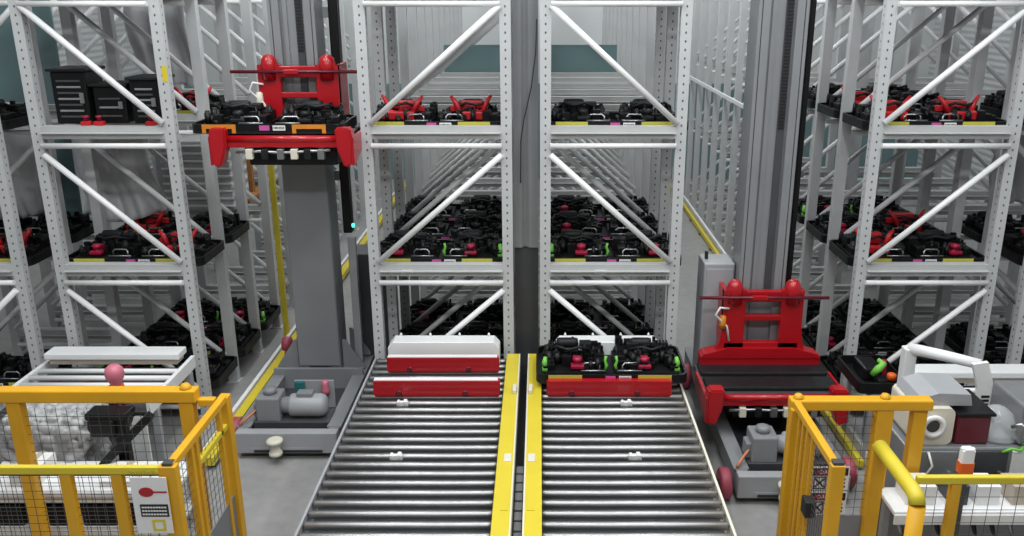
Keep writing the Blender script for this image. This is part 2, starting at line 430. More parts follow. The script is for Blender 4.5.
stock('LL', 2, [0, 1], [('dim', 'scarlet'), ('plain', 'plain')])
stock('LL', 3, [0], [('plain', 'dim')])
stock('RR', 1, [0, 1], [('plain', 'scarlet'), ('plain', 'plain')])
stock('RR', 2, [0, 1], [('scarlet', 'plain'), ('plain', 'plain')])
stock('RR', 3, [0, 1], [('plain', 'plain'), ('plain', 'plain')])

# ------------------------------------------------------------------ centre roller conveyors
ZC = .70
def roller_mesh(w, r=.03):
    b = B(); lathe(b, [(.008, -w / 2 - .02), (.008, -w / 2), (r - .003, -w / 2), (r, -w / 2 + .004), (r, w / 2 - .004), (r - .003, w / 2), (.008, w / 2), (.008, w / 2 + .02)], (0, 0, 0), 'x', 16); return b
def conveyor(x0, x1, y0, y1, pitch, label, guard_side, group='roller conveyors', skip=()):
    t = thing('roller_conveyor', label, 'conveyor', ((x0 + x1) / 2, 0, 0), group)
    h = (x1 - x0) / 2; rm = mesh('roller', roller_mesh(x1 - x0 - .03), 'steel')
    n = int((y1 - y0) / pitch)
    for i in range(n):
        obj('roller', rm, None, t, (0, y1 - .05 - i * pitch, ZC - .03), (i * .7, 0, 0))
    for s in (-1, 1):
        b = B(); prism(b, [(s * (h - .008), ZC - .16), (s * (h + .018), ZC - .16), (s * (h + .018), ZC - .005), (s * h, ZC - .005), (s * h, ZC - .14), (s * (h - .008), ZC - .14)], 'y', y0, y1)
        obj('side_rail', b, 'cream' if s == -guard_side and guard_side < 0 else 'lgrey', t)
    obj('belly_pan', bx(B(), -h + .01, h - .01, y0, y1, ZC - .15, ZC - .13), 'dgrey', t)
    for sx in (-1, 1):
        for yy in (y0 + .2, (y0 + y1) / 2, y1 - .25):
            b = B(); bx(b, sx * (h - .04) - .03, sx * (h - .04) + .03, yy - .03, yy + .03, .012, ZC - .15); bx(b, sx * (h - .04) - .06, sx * (h - .04) + .06, yy - .06, yy + .06, 0, .012)
            obj('leg', b, 'lgrey', t)
    return t
cA = conveyor(-1.61, -.30, 4.2, 7.86, .131, 'steel roller conveyor with two red stop bars across it, beside the yellow guards', 1)
cB = conveyor(-.03, 1.285, 4.2, 7.86, .131, 'steel roller conveyor carrying a loaded black tray at its rack end', -1)
for o, x0, x1, lab in ((cA, -.325, -.20, 'a'), (cB, -.112, .012, 'b')):
    cx_ = o.location.x
    g = B(); xm = -.14; inner = x1 if lab == 'a' else x0; outer = x0 if lab == 'a' else x1
    prism(g, [(x0 - cx_, ZC + .035), (x1 - cx_, ZC + .035), (x1 - cx_, ZC + .02), (x0 - cx_, ZC + .02)], 'y', 4.2, 7.86)
    obj('guard_cover', g, 'lem', o)
    e = B(); s = -1 if lab == 'a' else 1
    bx(e, inner - cx_ - .006, inner - cx_ + .006, 4.2, 7.86, ZC - .16, ZC + .036)
    obj('guard_flange', e, 'cream', o)
    for yy, dz in ((7.02, .03), (5.85, .004), (5.2, .004)):
        b = B()
        if dz > .01: bx(b, inner - cx_ + s * .01, inner - cx_ + s * .045, yy - .07, yy + .07, ZC + .035, ZC + .075, .006)
        else: bx(b, inner - cx_ + s * .02, inner - cx_ + s * .075, yy - .06, yy + .06, ZC + .035, ZC + .04)
        obj('guard_tab', b, 'cream' if yy > 5.5 else 'lem', o)
    for yy in (6.86, 5.94):                      # small white sensor clips between rollers
        sx = -.25 if lab == 'a' else .13
        if yy < 6: sx = -.16 if lab == 'a' else .11
        b = B(); bx(b, sx - .05, sx + .05, yy - .018, yy + .018, ZC - .03, ZC + .012, .004); bx(b, sx + .01, sx + .04, yy - .03, yy + .03, ZC - .01, ZC + .022, .004); bx(b, sx - .045, sx - .025, yy - .03, yy + .022, ZC - .01, ZC + .02, .004)
        obj('sensor_clip', b, 'paper', o)
ch = thing('cable_channel', 'narrow grey cable channel running between the two yellow conveyor guards', 'channel', (-.156, 0, 0))
c_ = B(); bx(c_, -.035, .035, 4.2, 7.86, .50, .51); bx(c_, -.035, -.03, 4.2, 7.86, .51, .60); bx(c_, .03, .035, 4.2, 7.86, .51, .60)
obj('trough', c_, 'dark', ch)
for i in range(14):
    obj('cover_plate', bx(B(), -.028, .028, 4.25 + i * .125, 4.35 + i * .125, .565, .59, .004), 'grey', ch)
for sx in (4.5, 7.5):
    obj('leg', bx(B(), -.03, .03, sx - .03, sx + .03, 0, .50), 'lgrey', ch)

for xx in (-.4, .0, .4):
    obj('tray_rest', bx(B(), xx - .03, xx + .03, 7.12, 7.65, ZC, ZC + .09, .004), 'lgrey', cB)
def stop_bar(x0, x1, y, label, strip=True):
    t = thing('stop_bar', label, 'stop bar', ((x0 + x1) / 2, y, ZC), 'red stop bars'); h = (x1 - x0) / 2
    b = B(); prism(b, [(-h + .012, 0), (h - .012, 0), (h, .012), (h, .145), (-h, .145), (-h, .012)], 'y', 0, .03)
    bx(b, -h + .01, h - .01, .028, .08, .11, .143)
    obj('plate', b, 'red', t)
    if strip: obj('top_strip', bx(B(), -h + .005, h - .02, .014, .07, .1445, .151), 'white', t)
    for sx in (-.6, .45):
        k = B(); lathe(k, [(.028, 0), (.028, -.006), (.02, -.008)], (sx * h, 0, .0285), 'y', 14); obj('bolt_cover', k, 'dred', t)
stop_bar(-1.445, -.385, 7.50, 'red stop bar with white top at the far end of the empty conveyor')
stop_bar(-1.48, -.355, 6.985, 'red stop bar with white top, the one nearer the camera on the empty conveyor')
stop_bar(.06, 1.17, 6.985, 'red stop bar across the conveyor in front of the loaded tray', False)
def white_box(x0, x1, y0, label):
    t = thing('lift_table', label, 'lift table', ((x0 + x1) / 2, y0, ZC), 'white lift tables'); h = (x1 - x0) / 2
    b = B(); prism(b, [(-h, 0), (h, 0), (h, .18), (h - .05, .24), (-h + .05, .24), (-h, .18)], 'y', 0, .18)
    bmesh.ops.bevel(b, geom=list(b.edges), offset=.006, segments=1, affect='EDGES')
    obj('body', b, 'white', t)
    for s in (-.9, -.3, .3, .9):
        p = B(); lathe(p, [(.012, .23), (.012, .25), (.004, .265)], (s * (h - .06), .16, .01), 'z', 10); obj('pin', p, 'white', t)
white_box(-1.46, -.39, 7.66, 'white bevelled lift table behind the two red bars of the empty conveyor'.replace('bevelled', 'slope-ended'))
white_box(.14, 1.16, 7.66, 'white slope-ended lift table half hidden behind the tray on the conveyor')
load(.645, 7.40, ZC + .09, 'on the conveyor behind the red bar', ('pink', 'pink'), 'black parts tray with yellow labels on the conveyor behind the red bar')

fc = thing('floor_channel', 'dark floor channel with grey cover plates between right conveyor and lowered crane', 'channel', (1.42, 0, 0))
obj('channel_base', bx(B(), -.07, .07, 5.0, 8.0, 0, .03), 'dark', fc)
for i in range(9):
    obj('cover_plate', bx(B(), -.06, .06, 5.05 + i * .33, 5.25 + i * .33, .03, .042, .003), 'grey', fc)
# ------------------------------------------------------------------ stacker cranes
def crane(cx, yf, ym, label, zc, dzp, lower, side):
    """cx aisle centre, yf front of the base, ym front of the mast, zc height of the carriage rod"""
    t = thing('stacker_crane', label, 'crane', (cx, yf, 0), 'stacker cranes')
    dy = ym - yf
    # base
    for s in (-1, 1):
        b = B(); bx(b, s * .42 - .05, s * .42 + .05, .0, dy + 1.3, .07, .27, .008)
        bx(b, s * .42 - .065, s * .42 + .065, .02, dy + 1.25, .262, .275)
        obj('side_beam', b, 'grey', t)
    b = B(); bx(b, -.47, .47, -.1, 0, .06, .27, .01); bx(b, -.33, .33, -.104, -.098, .09, .12)
    f = obj('cross_beam', b, 'lgrey', t)
    s2 = B(); bx(s2, -.3, .33, -.109, -.1, .075, .1); obj('slot', s2, 'dark', f)
    obj('pit_plate', bx(B(), -.37, .37, 0, dy, .1, .12), 'dgrey', t)
    b = B(); bx(b, -.38, .38, dy - .06, dy + .6, .12, .3, .01); bx(b, -.47, .47, dy - .09, dy - .05, .12, .35, .005)
    for s in (-1, 1):
        prism(b, [(s * .24, .3), (s * .46, .3), (s * .46, .33), (s * .27, .62), (s * .24, .62)], 'y', dy + .05, dy + .07)
        prism(b, [(s * .24, .3), (s * .46, .3), (s * .46, .33), (s * .27, .62), (s * .24, .62)], 'y', dy + .4, dy + .42)
    obj('mast_foot', b, 'grey', t)
    # mast: two channel flanges with a recessed web, closed box lower down on the raised crane
    m = B()
    for s in (-1, 1):
        bx(m, s * .2 - .022, s * .2 + .022, dy, dy + .34, .3, 5.6, .006)
        bx(m, s * .155 - .04, s * .155 + .04, dy, dy + .025, .3, 5.6, .004)
    bx(m, -.18, .18, dy + .05, dy + .31, .3, 5.6)
    obj('mast', m, 'grey', t)
    if lower:
        obj('mast_cover', bx(B(), -.215, .215, dy - .012, dy + .0, .35, 2.75, .004), 'grey', t)
    r = B()
    z = 1.7 if not lower else 3.5
    bx(r, .03, .095, dy + .03, dy + .06, z - .3, 5.5)
    tr = obj('lift_track', r, 'dgrey', t)
    tb = B()
    zt = 2.95 if not lower else 3.6
    while zt < 5.4:
        bx(tb, .035, .09, dy + .018, dy + .032, zt, zt + .014); zt += .03
    obj('rack_teeth', tb, 'ink', tr)
    obj('guide_strip', bx(B(), -.09, -.05, dy + .035, dy + .055, .35, 5.5), 'grey', t)
    # travel motor, gearbox
    g = B(); lathe(g, [(.05, -.28), (.075, -.275), (.08, -.2), (.105, -.19), (.11, -.17), (.11, .09), (.1, .125), (.07, .15), (.02, .158)], (.17, .22, .40), 'x', 22)
    mo = obj('drive_motor', g, 'lgrey', t)
    k = B(); bx(k, .05, .2, .17, .27, .5, .54, .006); obj('terminal_box', k, 'grey', mo)
    g = B(); bx(g, -.32, -.1, .1, .34, .28, .52, .015); bx(g, -.36, -.3, .15, .29, .3, .44, .01); lathe(g, [(.06, 0), (.06, .05), (.03, .06)], (-.21, .22, .52), 'z', 16)
    obj('gearbox', g, 'grey', t)
    obj('motor_mount', bx(B(), -.35, .36, .08, .36, .12, .29, .006), 'dgrey', t)
    c = B(); tube(c, [(-.46, .02, .29), (-.4, .1, .33), (-.33, .16, .38), (-.3, .2, .42)], .013, 7); obj('cable', c, 'copper', t)
    b = B(); lathe(b, [(.06, .02), (.06, .05), (.045, .055), (.045, .11), (.05, .115), (.05, .14), (.075, .145), (.075, .17), (.05, .18)], (-.08, -.17, .07), 'z', 18); bx(b, -.11, -.05, -.17, -.1, .14, .2)
    obj('buffer', b, 'cream', t)
    for x, y in ((-side * .56, .1 if lower else -.08), (side * .55, .1), (-side * .545, dy + .7), (side * .545, dy + .7)):
        w = B(); lathe(w, [(.03, -.045), (.12, -.045), (.135, -.035), (.135, .035), (.12, .045), (.03, .045)], (x, y + .1, .135), 'x', 26)
        wo = obj('wheel', w, 'wheel', t)
        h = B(); lathe(h, [(.035, -.07), (.035, .056)], (x, y + .1, .135), 'x', 14); obj('axle', h, 'dark', wo)
    if lower:
        w = B(); lathe(w, [(.02, -.05), (.075, -.045), (.085, .0), (.075, .045), (.02, .05)], (-.44, dy + .35, .45), 'x', 20); obj('guide_roller', w, 'wheel', t)
        p = B(); bx(p, -.13, .27, .72, .74, .12, .42, .004); pl = obj('sensor_plate', p, 'lgrey', t)
        p = B(); bx(p, -.12, -.02, .68, .72, .28, .42, .008); obj('sensor_box', p, 'tealp', pl)
        p = B(); lathe(p, [(.035, 0), (.045, .06), (.03, .1), (.038, .13), (.02, .16)], (.19, .68, .28), 'z', 12); obj('reflector', p, 'rose', pl)
    else:
        p = B(); bx(p, .33, .40, .1, .17, .275, .35, .008); obj('reflector', p, 'rose', t)
    # control cabinet, cable column
    if lower:
        obj('control_cabinet', bx(B(), .30, .72, dy + .45, dy + .85, .2, 1.45, .012), 'dgrey', t)
        obj('service_column', bx(B(), .33, .41, dy + .22, dy + .30, .3, 1.7, .006), 'lgrey', t)
        c = B(); bx(c, .30, .39, dy + .2, dy + .32, 1.75, 5.6, .01); cc = obj('cable_chain', c, 'black', t)
        l = B(); lathe(l, [(.012, 0), (.016, .01), (.016, .03), (.008, .04)], (.41, dy + .19, 1.82), 'z', 12); obj('status_lamp', l, 'led', cc)
        for z in (3.9, 2.3):
            obj('chain_bracket', bx(B(), .24, .32, dy + .23, dy + .29, z, z + .1, .004), 'grey', t)
    else:
        b = B(); bx(b, -.53, -.235, dy + .15, dy + .5, .28, 1.62, .012); cb = obj('control_cabinet', b, 'lgrey', t)
        l = B(); bx(l, -.51, -.25, dy + .14, dy + .152, .35, 1.57, .004); obj('door', l, 'lgrey', cb)
        l = B(); bx(l, -.50, -.47, dy + .3, dy + .34, 1.62, 1.70, .004); obj('lug', l, 'dark', cb)
        c = B(); bx(c, .262, .31, dy + .1, dy + .22, 1.3, 5.6, .008); obj('cable_chain', c, 'black', t)
    # lifting carriage
    ca = part_empty('lift_carriage', t, (.05 if lower else 0, dy - .06, zc))
    h = B(); zp_ = -.62 + dzp
    for s in (-1, 1):
        prism(h, [(s * .17, -.56), (s * .43, -.56), (s * .40, -.46), (s * .38, -.3), (s * .38, .06), (s * .17, .06), (s * .17, -.3)], 'y', -.06, .02)
        lathe(h, [(.01, -.1), (.078, -.1), (.08, .04), (.07, .09), (.045, .125), (.01, .135)], (s * .275, -.02, .02), 'z', 18)
        bx(h, s * .36 - .02, s * .36 + .02, -.05, .35, -.5, .06, .006)
    bx(h, -.2, .2, -.055, .015, -.06, .05, .008); bx(h, -.2, .2, -.055, .015, -.25, -.195, .008); bx(h, -.36, .36, -.06, .02, -.56, -.47, .008); bx(h, -.58, .58, -.09, .05, zp_ - .08, -.60, .006)
    prism(h, [(-.32, -.52), (-.55, -.58), (-.58, -.62), (.58, -.62), (.55, -.58), (.32, -.52)], 'y', -.1, .06)
    obj('lifting_frame', h, 'red', ca)
    r = B(); tube(r, [(-.62, -.1, 0), (.6, -.1, 0)], .016, 10)
    ro = obj('crossbar', r, 'dred', ca)
    q = B(); bx(q, -.12, .02, -.12, -.08, -.02, .02, .004); obj('crossbar_clamp', q, 'red', ca)
    zp = -.62 + dzp
    p = B(); bx(p, -.62, .62, -.68, .0, zp - .1, zp - .04, .01); obj('platform', p, 'dgrey', ca)
    for y in (-.6, -.28):
        bl = B(); bx(bl, -.6, .6, y, y + .25, zp - .045, zp, .012); obj('belt', bl, 'black2', ca)
    fb = B(); tube(fb, [(-.58, -.72, zp - .045), (.62, -.72, zp - .045)], .034, 12); bx(fb, -.6, .62, -.74, -.67, zp - .12, zp - .05, .01)
    if not lower: tube(fb, [(.6, -.72, zp - .05), (.78, -.7, zp - .05)], [.03, .02], 10)
    obj('front_bar', fb, 'red', ca)
    for s in (-1, 1):
        k = B(); prism(k, [(s * .48, zp + .06), (s * .62, zp + .06), (s * .64, zp - .05), (s * .62, zp - .27), (s * .55, zp - .29), (s * .49, zp - .12)], 'y', -.8, -.66)
        bmesh.ops.bevel(k, geom=list(k.edges), offset=.015, segments=2, affect='EDGES'); obj('fork_bracket', k, 'red', ca)
        prw = B(); prism(prw, [(-.78, zp - .27), (-.2, zp - .12), (-.2, zp - .02), (-.78, zp - .02)], 'x', s * .63 - .012, s * .63 + .012); obj('side_plate', prw, 'red', ca)
    ed = B(); tube(ed, [(-.42, -.74, zp - .16), (-.2, -.75, zp - .15), (0, -.74, zp - .165), (.2, -.75, zp - .15), (.42, -.74, zp - .14)], .013, 8); obj('air_hose', ed, 'silver', ca)
    for i, x in enumerate((-.3, -.16, -.02, .1, .22, .34)):
        v = B(); bx(v, x - .03, x + .03, -.77, -.71, zp - .22, zp - .13, .005); obj('valve', v, ['cream', 'black2', 'silver'][i % 3], ca)
    obj('drive_box', bx(B(), -.35, .45, -.62, -.1, zp - .3, zp - .1, .015), 'black2', ca)
    lo = B(); tube(lo, [(-.33, -.07, -.12), (-.42, -.1, -.1), (-.46, -.1, -.17), (-.4, -.08, -.24), (-.34, -.07, -.3), (-.31, -.07, -.45)], .011, 7); obj('cable', lo, 'paper', ca)
    so = B(); lathe(so, [(.03, 0), (.035, .04), (.03, .12), (.015, .13)], (-.38, -.06, -.32), 'z', 14); obj('solenoid', so, 'amber' if not lower else 'cream', ca)
    return t, zp
LCX, RCX = -2.34, 2.13
crL, zpL = crane(LCX, 7.2, 8.45, 'grey stacker crane with its red carriage raised, holding a tray of black parts', 3.42, .13, True, -1)
crR, zpR = crane(RCX, 6.45, 7.85, 'grey stacker crane with its empty red carriage lowered near the floor', 1.38, -.07, False, 1)
load(LCX - .09, 8.45 - .06 - .37, 3.42 + zpL, 'on the raised red crane carriage', ('plain', 'plain'), 'black parts tray with amber labels on the raised red crane carriage', amber=True)

# ------------------------------------------------------------------ yellow safety fences
ZF = 1.40
def wiregrid(axis, a0, a1, z0, z1, at, pitch=.075, r=.0014):
    b = B(); n = int((a1 - a0) / pitch); m_ = int((z1 - z0) / pitch)
    for i in range(1, n + 1):
        a = a0 + i * (a1 - a0) / (n + 1)
        if axis == 'x': bx(b, a - r, a + r, at - r, at + r, z0, z1)
        else: bx(b, at - r, at + r, a - r, a + r, z0, z1)
    for i in range(1, m_ + 1):
        z = z0 + i * (z1 - z0) / (m_ + 1)
        if axis == 'x': bx(b, a0, a1, at - r, at + r, z - r, z + r)
        else: bx(b, at - r, at + r, a0, a1, z - r, z + r)
    return b
def fpost(bm, x, y, w, d, z1=ZF):
    bx(bm, x - w / 2, x + w / 2, y - d / 2, y + d / 2, .012, z1, .006); bx(bm, x - w / 2 - .03, x + w / 2 + .03, y - d / 2 - .03, y + d / 2 + .03, 0, .012); return bm

# -- left: long panel, return panel toward the camera, near panel
fl = thing('safety_fence', 'thick yellow fence rail before the honeycomb wrapped bundle and black stand', 'fence', (0, 0, 0), 'yellow safety fences')
y = 5.55
b = B(); bx(b, -5.2, -2.42, y - .05, y + .05, ZF - .035, ZF + .06, .012); lathe(b, [(.04, 0), (.04, .012), (.026, .035), (.008, .04)], (-2.5, y, ZF + .06), 'z', 14); obj('top_rail', b, 'yel', fl)
obj('top_rail', bx(B(), -2.42, -2.30, y - .03, y + .03, ZF - .07, ZF - .015, .008), 'yel', fl)
for x, w in ((-4.7, .1), (-3.72, .1), (-2.5, .1)): obj('post', fpost(B(), x, y, w, .08, ZF - .035), 'yel', fl)
obj('bottom_rail', bx(B(), -5.2, -2.5, y - .03, y + .03, .12, .18, .006), 'yel', fl)
for x0, x1 in ((-4.65, -3.77), (-3.67, -2.55)): obj('wire_mesh', wiregrid('x', x0, x1, .18, ZF - .09, y), 'wire', fl)
x = -2.24
fs = thing('mesh_gate', 'yellow mesh gate panel standing end-on beside the left crane, grey kick sheet below', 'gate', (0, 0, 0), 'yellow mesh gate panels')
obj('top_rail', bx(B(), x - .025, x + .025, 4.62, 5.55, ZF - .04, ZF + .01, .006), 'yel', fs)
obj('post', fpost(B(), x, 5.56, .07, .08, ZF), 'yel', fs); obj('post', fpost(B(), x - .01, 4.62, .11, .06, ZF - .005), 'yel', fs)
obj('end_cap', bx(B(), x - .04, x + .02, 4.60, 4.655, ZF - .004, ZF + .014), 'dgrey', fs)
for yy in (4.92, 5.0, 5.42): obj('stile', bx(B(), x - .018, x + .018, yy - .018, yy + .018, .1, ZF - .04, .004), 'yel', fs)
obj('mid_rail', bx(B(), x - .018, x + .018, 5.02, 5.52, 1.16, 1.2, .004), 'lem', fs)
for y0, y1 in ((4.65, 4.9), (5.02, 5.40)): obj('wire_mesh', wiregrid('y', y0, y1, .62, ZF - .04, x, .065), 'wire', fs)
obj('kick_sheet', bx(B(), x - .006, x + .006, 4.66, 5.52, .1, .62), 'flue', fs)
obj('tag_plate', bx(B(), x - .012, x - .008, 4.68, 4.76, 1.1, 1.2), 'lem', fs)
fn = thing('safety_fence', 'lower yellow fence in front with slim posts and a white spoon-symbol sign', 'fence', (0, 0, 0), 'yellow safety fences')
y = 4.60
obj('top_rail', bx(B(), -4.6, -2.30, y - .02, y + .02, ZF - .05, ZF, .006), 'lem', fn)
obj('mid_rail', bx(B(), -4.6, -2.30, y + .03, y + .05, ZF - .09, ZF - .05, .004), 'wood', fn)
for x in (-4.2, -3.55, -2.87, -2.56): obj('post', fpost(B(), x, y + .01, .07, .05, ZF - .05), 'yel', fn)
for x0, x1 in ((-4.16, -3.59), (-3.51, -2.91), (-2.83, -2.6), (-2.52, -2.3)): obj('wire_mesh', wiregrid('x', x0, x1, .2, ZF - .06, y, .06), 'wire', fn)
obj('bottom_rail', bx(B(), -4.6, -2.3, y - .02, y + .02, .14, .2, .004), 'yel', fn)
# warning sign on it
sg = thing('warning_sign', 'white sign with a red spoon-shaped symbol and black text box on the fence', 'sign', (-2.36, y - .03, 1.19))
obj('plate', bx(B(), -.11, .11, -.003, .003, -.24, .15, .001), 'paper', sg)
d = B()
el = [(-.02 + .045 * math.cos(2 * PI * k / 24), .05 + .032 * math.sin(2 * PI * k / 24)) for k in range(24)]
prism(d, el, 'y', -.006, -.003); bx(d, .02, .105, -.006, -.003, .045, .055); obj('symbol', d, 'red', sg)
bo = obj('text_box', bx(B(), -.07, .1, -.006, -.003, -.12, -.035), 'ink', sg)
for i in range(3):
    l = B()
    for k in range(9):
        bx(l, -.06 + k * .017, -.047 + k * .017, -.0075, -.0058, -.06 - i * .024, -.05 - i * .024)
    obj('lettering', l, 'paper', bo)
obj('yellow_mark', ring_prism(B(), [(-.01, -.22), (.07, -.22), (.07, -.14), (-.01, -.14)], [(.005, -.205), (.055, -.205), (.055, -.155), (.005, -.155)], 'y', -.006, -.003), 'lem', sg)
rl = B()
for k in range(8): bx(rl, -.1 + k * .022, -.086 + k * .022, .006, .009, .172, .19 - (k % 2) * .004)
obj('rail_lettering', rl, 'olive', fn, (-2.37, y - .03, 1.19))

# -- right: gate frame, end-on mesh panel, tube handrail, near panel
fr_ = thing('safety_gate', 'yellow gate frame with rounded mesh opening before the lowered crane', 'gate', (0, 0, 0), 'yellow gate frames')
y = 5.52
b = B(); bx(b, 1.76, 2.76, y - .05, y + .05, ZF - .08, ZF, .012)
for xx in (1.82, 2.43): lathe(b, [(.036, 0), (.036, .01), (.024, .03), (.008, .035)], (xx, y, ZF), 'z', 14)
obj('top_rail', b, 'yel', fr_)
obj('post', fpost(B(), 1.81, y, .09, .08, ZF - .08), 'yel', fr_); obj('post', fpost(B(), 2.43, y, .12, .09, ZF - .08), 'yel', fr_)
obj('post', fpost(B(), 2.69, y + .02, .10, .08, ZF - .08), 'yel', fr_)
for sx, xx in ((1, 1.855), (-1, 2.37)):
    g = B(); prism(g, [(xx, ZF - .08), (xx + sx * .07, ZF - .08), (xx + sx * .03, ZF - .095), (xx + sx * .012, ZF - .115), (xx, ZF - .15)], 'y', y - .03, y + .03); obj('corner_gusset', g, 'yel', fr_)
obj('wire_mesh', wiregrid('x', 1.855, 2.37, .45, ZF - .08, y, .07), 'wire', fr_)
obj('kick_sheet', bx(B(), 1.855, 2.37, y - .006, y + .006, .1, .45), 'flue', fr_)
fp = thing('mesh_gate', 'yellow mesh gate panel standing end-on beside the wheel of the lowered crane', 'gate', (0, 0, 0), 'yellow mesh gate panels')
x = 1.79
obj('top_rail', bx(B(), x - .025, x + .025, 4.64, 5.45, ZF - .04, ZF + .01, .006), 'yel', fp)
obj('post', fpost(B(), x + .01, 4.62, .085, .06, ZF), 'yel', fp); obj('post', fpost(B(), x - .02, 5.43, .05, .05, ZF - .04), 'yel', fp)
obj('end_cap', bx(B(), x - .02, x + .045, 4.60, 4.655, ZF + .001, ZF + .018), 'dgrey', fp)
for yy in (5.05, 5.15, 5.25, 5.34): obj('stile', bx(B(), x - .014, x + .014, yy - .014, yy + .014, .1, ZF - .04, .004), 'yel', fp)
for y0, y1 in ((4.66, 5.03), (5.06, 5.40)): obj('wire_mesh', wiregrid('y', y0, y1, .62 if y0 < 5 else .2, ZF - .04, x, .045), 'wire' if y0 < 5 else 'wood', fp)
obj('latch', bx(B(), x - .04, x + .03, 4.95, 5.05, .80, .92, .008), 'dark', fp)
hr = thing('handrail', 'round yellow tube handrail bending down beside the gate frame', 'handrail', (2.12, 0, 0))
b = B(); tube(b, [(.0, 4.80, ZF + .02), (.0, 4.6, ZF + .02), (0, 4.3, ZF + .02), (0, 4.25, ZF + .01), (0, 4.225, ZF - .03)], .046, 14); obj('tube', b, 'lem', hr)
b = B(); tube(b, [(0, 4.225, ZF - .03), (0, 4.222, .012)], .046, 14); bx(b, -.08, .08, 4.142, 4.302, 0, .012); obj('leg', b, 'yel', hr)
obj('wall_flange', bx(B(), -.04, .05, 4.79, 4.83, 0, ZF + .02, .006), 'yel', hr)
fq = thing('safety_fence', 'yellow fence rail with slim post in front of the white packing machine', 'fence', (0, 0, 0), 'yellow safety fences')
y = 4.48
obj('top_rail', bx(B(), 2.22, 3.6, y - .02, y + .02, ZF - .045, ZF + .005, .008), 'lem', fq)
for xx in (2.46, 3.3): obj('post', fpost(B(), xx, y + .01, .06, .05, ZF - .045), 'yel', fq)
for x0, x1 in ((2.22, 2.42), (2.5, 3.26)): obj('wire_mesh', wiregrid('x', x0, x1, .2, ZF - .05, y, .09), 'wire', fq)
obj('bottom_rail', bx(B(), 2.22, 3.6, y - .02, y + .02, .14, .2, .004), 'yel', fq)
# danger signs hung on the gate frame
for i, (zz, lab) in enumerate(((.77, 'upper black and white danger sign with red oval on the gate mesh'), (.565, 'lower black and white danger sign with red oval on the gate mesh'))):
    s = thing('danger_sign', lab, 'sign', (2.10, 5.50, zz), 'danger signs')
    obj('plate', bx(B(), -.135, .135, -.003, .003, -.095, .095, .001), 'paper', s)
    hd = obj('header', bx(B(), -.125, .125, -.006, -.003, .025, .085), 'ink', s)
    ov = B(); prism(ov, [(.11 * math.cos(2 * PI * k / 28), .055 + .024 * math.sin(2 * PI * k / 28)) for k in range(28)], 'y', -.008, -.005); obj('oval', ov, 'pink', hd)
    text('header_text', 'DANGER', .042, 'paper', hd, (0, -.0095, .055), (PI / 2, 0, 0))
    bd = B(); ring_prism(bd, [(-.12, -.085), (-.03, -.085), (-.03, .015), (-.12, .015)], [(-.113, -.078), (-.037, -.078), (-.037, .008), (-.113, .008)], 'y', -.006, -.003)
    bar(bd, (-.11, -.0045, -.07), (-.04, -.0045, 0), .003, .012); bar(bd, (-.11, -.0045, 0), (-.04, -.0045, -.07), .003, .012); obj('pictogram', bd, 'ink', s)
    for r_ in range(3):
        l = B()
        for k in range(7):
            bx(l, -.015 + k * .019, -.001 + k * .019 - (k * 3 + r_ + i) % 4 * .0012, -.006, -.003, .0 - r_ * .03 - .014, .0 - r_ * .03)
        obj('lettering', l, 'ink', s)

# ------------------------------------------------------------------ side infeed tables in front of the outer racks
def infeed(x0, x1, label, mm, boardm, slabl, dy=0., dz=0.):
    t = thing('infeed_table', label, 'conveyor', ((x0 + x1) / 2, dy, 0), 'white infeed tables'); h = (x1 - x0) / 2
    rm = mesh('rod', tube(B(), [(-h + .02, 0, 0), (h - .02, 0, 0)], .026, 12), 'white')
    for i in range(5): obj('rod', rm, None, t, (0, 7.52 - i * .155, .70))
    for s in (-1, 1):
        obj('side_rail', bx(B(), s * h - .02, s * h + .02, 6.82, 7.85, .60, .725, .006), 'white', t)
        for yy in (6.95, 7.7): obj('leg', bx(B(), s * h - .03, s * h + .03, yy - .03, yy + .03, 0, .60), 'lgrey', t)
    obj('belly_pan', bx(B(), -h + .03, h - .03, 6.85, 7.8, .60, .615), 'dgrey', t)
    for k, xx in enumerate((-.45, -.1, .3)): obj('drive_block', bx(B(), xx - .1, xx + .1, 6.95, 7.4, .615, .655, .01), mm, t)
    if x0 < 0:
        k = B(); prism(k, [(h - .32, .12), (h - .02, .12), (h - .02, .6), (h - .12, .6)], 'y', 6.78, 6.80); obj('skirt_panel', k, 'white', t)
    b = thing('end_stop', slabl, 'stop', ((x0 + x1) / 2, 7.6 + dy, .728 + dz), 'white end stops')
    obj('top', bx(B(), -h + .04, h - .03, .0, .2, .05, .115, .012), 'white', b)
    obj('board', bx(B(), -h + .08, h - .06, .02, .18, 0, .05), boardm, b)
infeed(-4.78, -3.42, 'white infeed table with long rods in front of the left rack', 'dred', 'beige', 'long white end stop lying across the left infeed table')
infeed(3.32, 4.85, 'white infeed table with rods beside the white packing machine', 'dred', 'beige', 'long white end stop with beige board by the packing machine', -.42)
load(3.25, 7.62, .31, 'at the crane end of the right rack foot', (None, None), 'black parts tray with green and orange pieces at the right rack foot') if False else None

# pink bulb lamp on the left table
p = thing('signal_lamp', 'round pink signal lamp standing in front of the left infeed table', 'lamp', (-3.55, 6.6, 0))
b = B(); lathe(b, [(.018, 0), (.018, .91)], (0, 0, .02), 'z', 12); lathe(b, [(.09, 0), (.09, .02)], (0, 0, 0), 'z', 20); obj('stem', b, 'dark', p)
b = B(); lathe(b, [(.06, 0), (.065, .03), (.06, .06)], (0, 0, .93), 'z', 16); obj('collar', b, 'orange', p)
b = B(); lathe(b, [(.04, 0), (.045, .03), (.07, .08), (.078, .12), (.07, .16), (.04, .19), (.01, .195)], (0, 0, .98), 'z', 20); obj('bulb', b, 'rose', p)
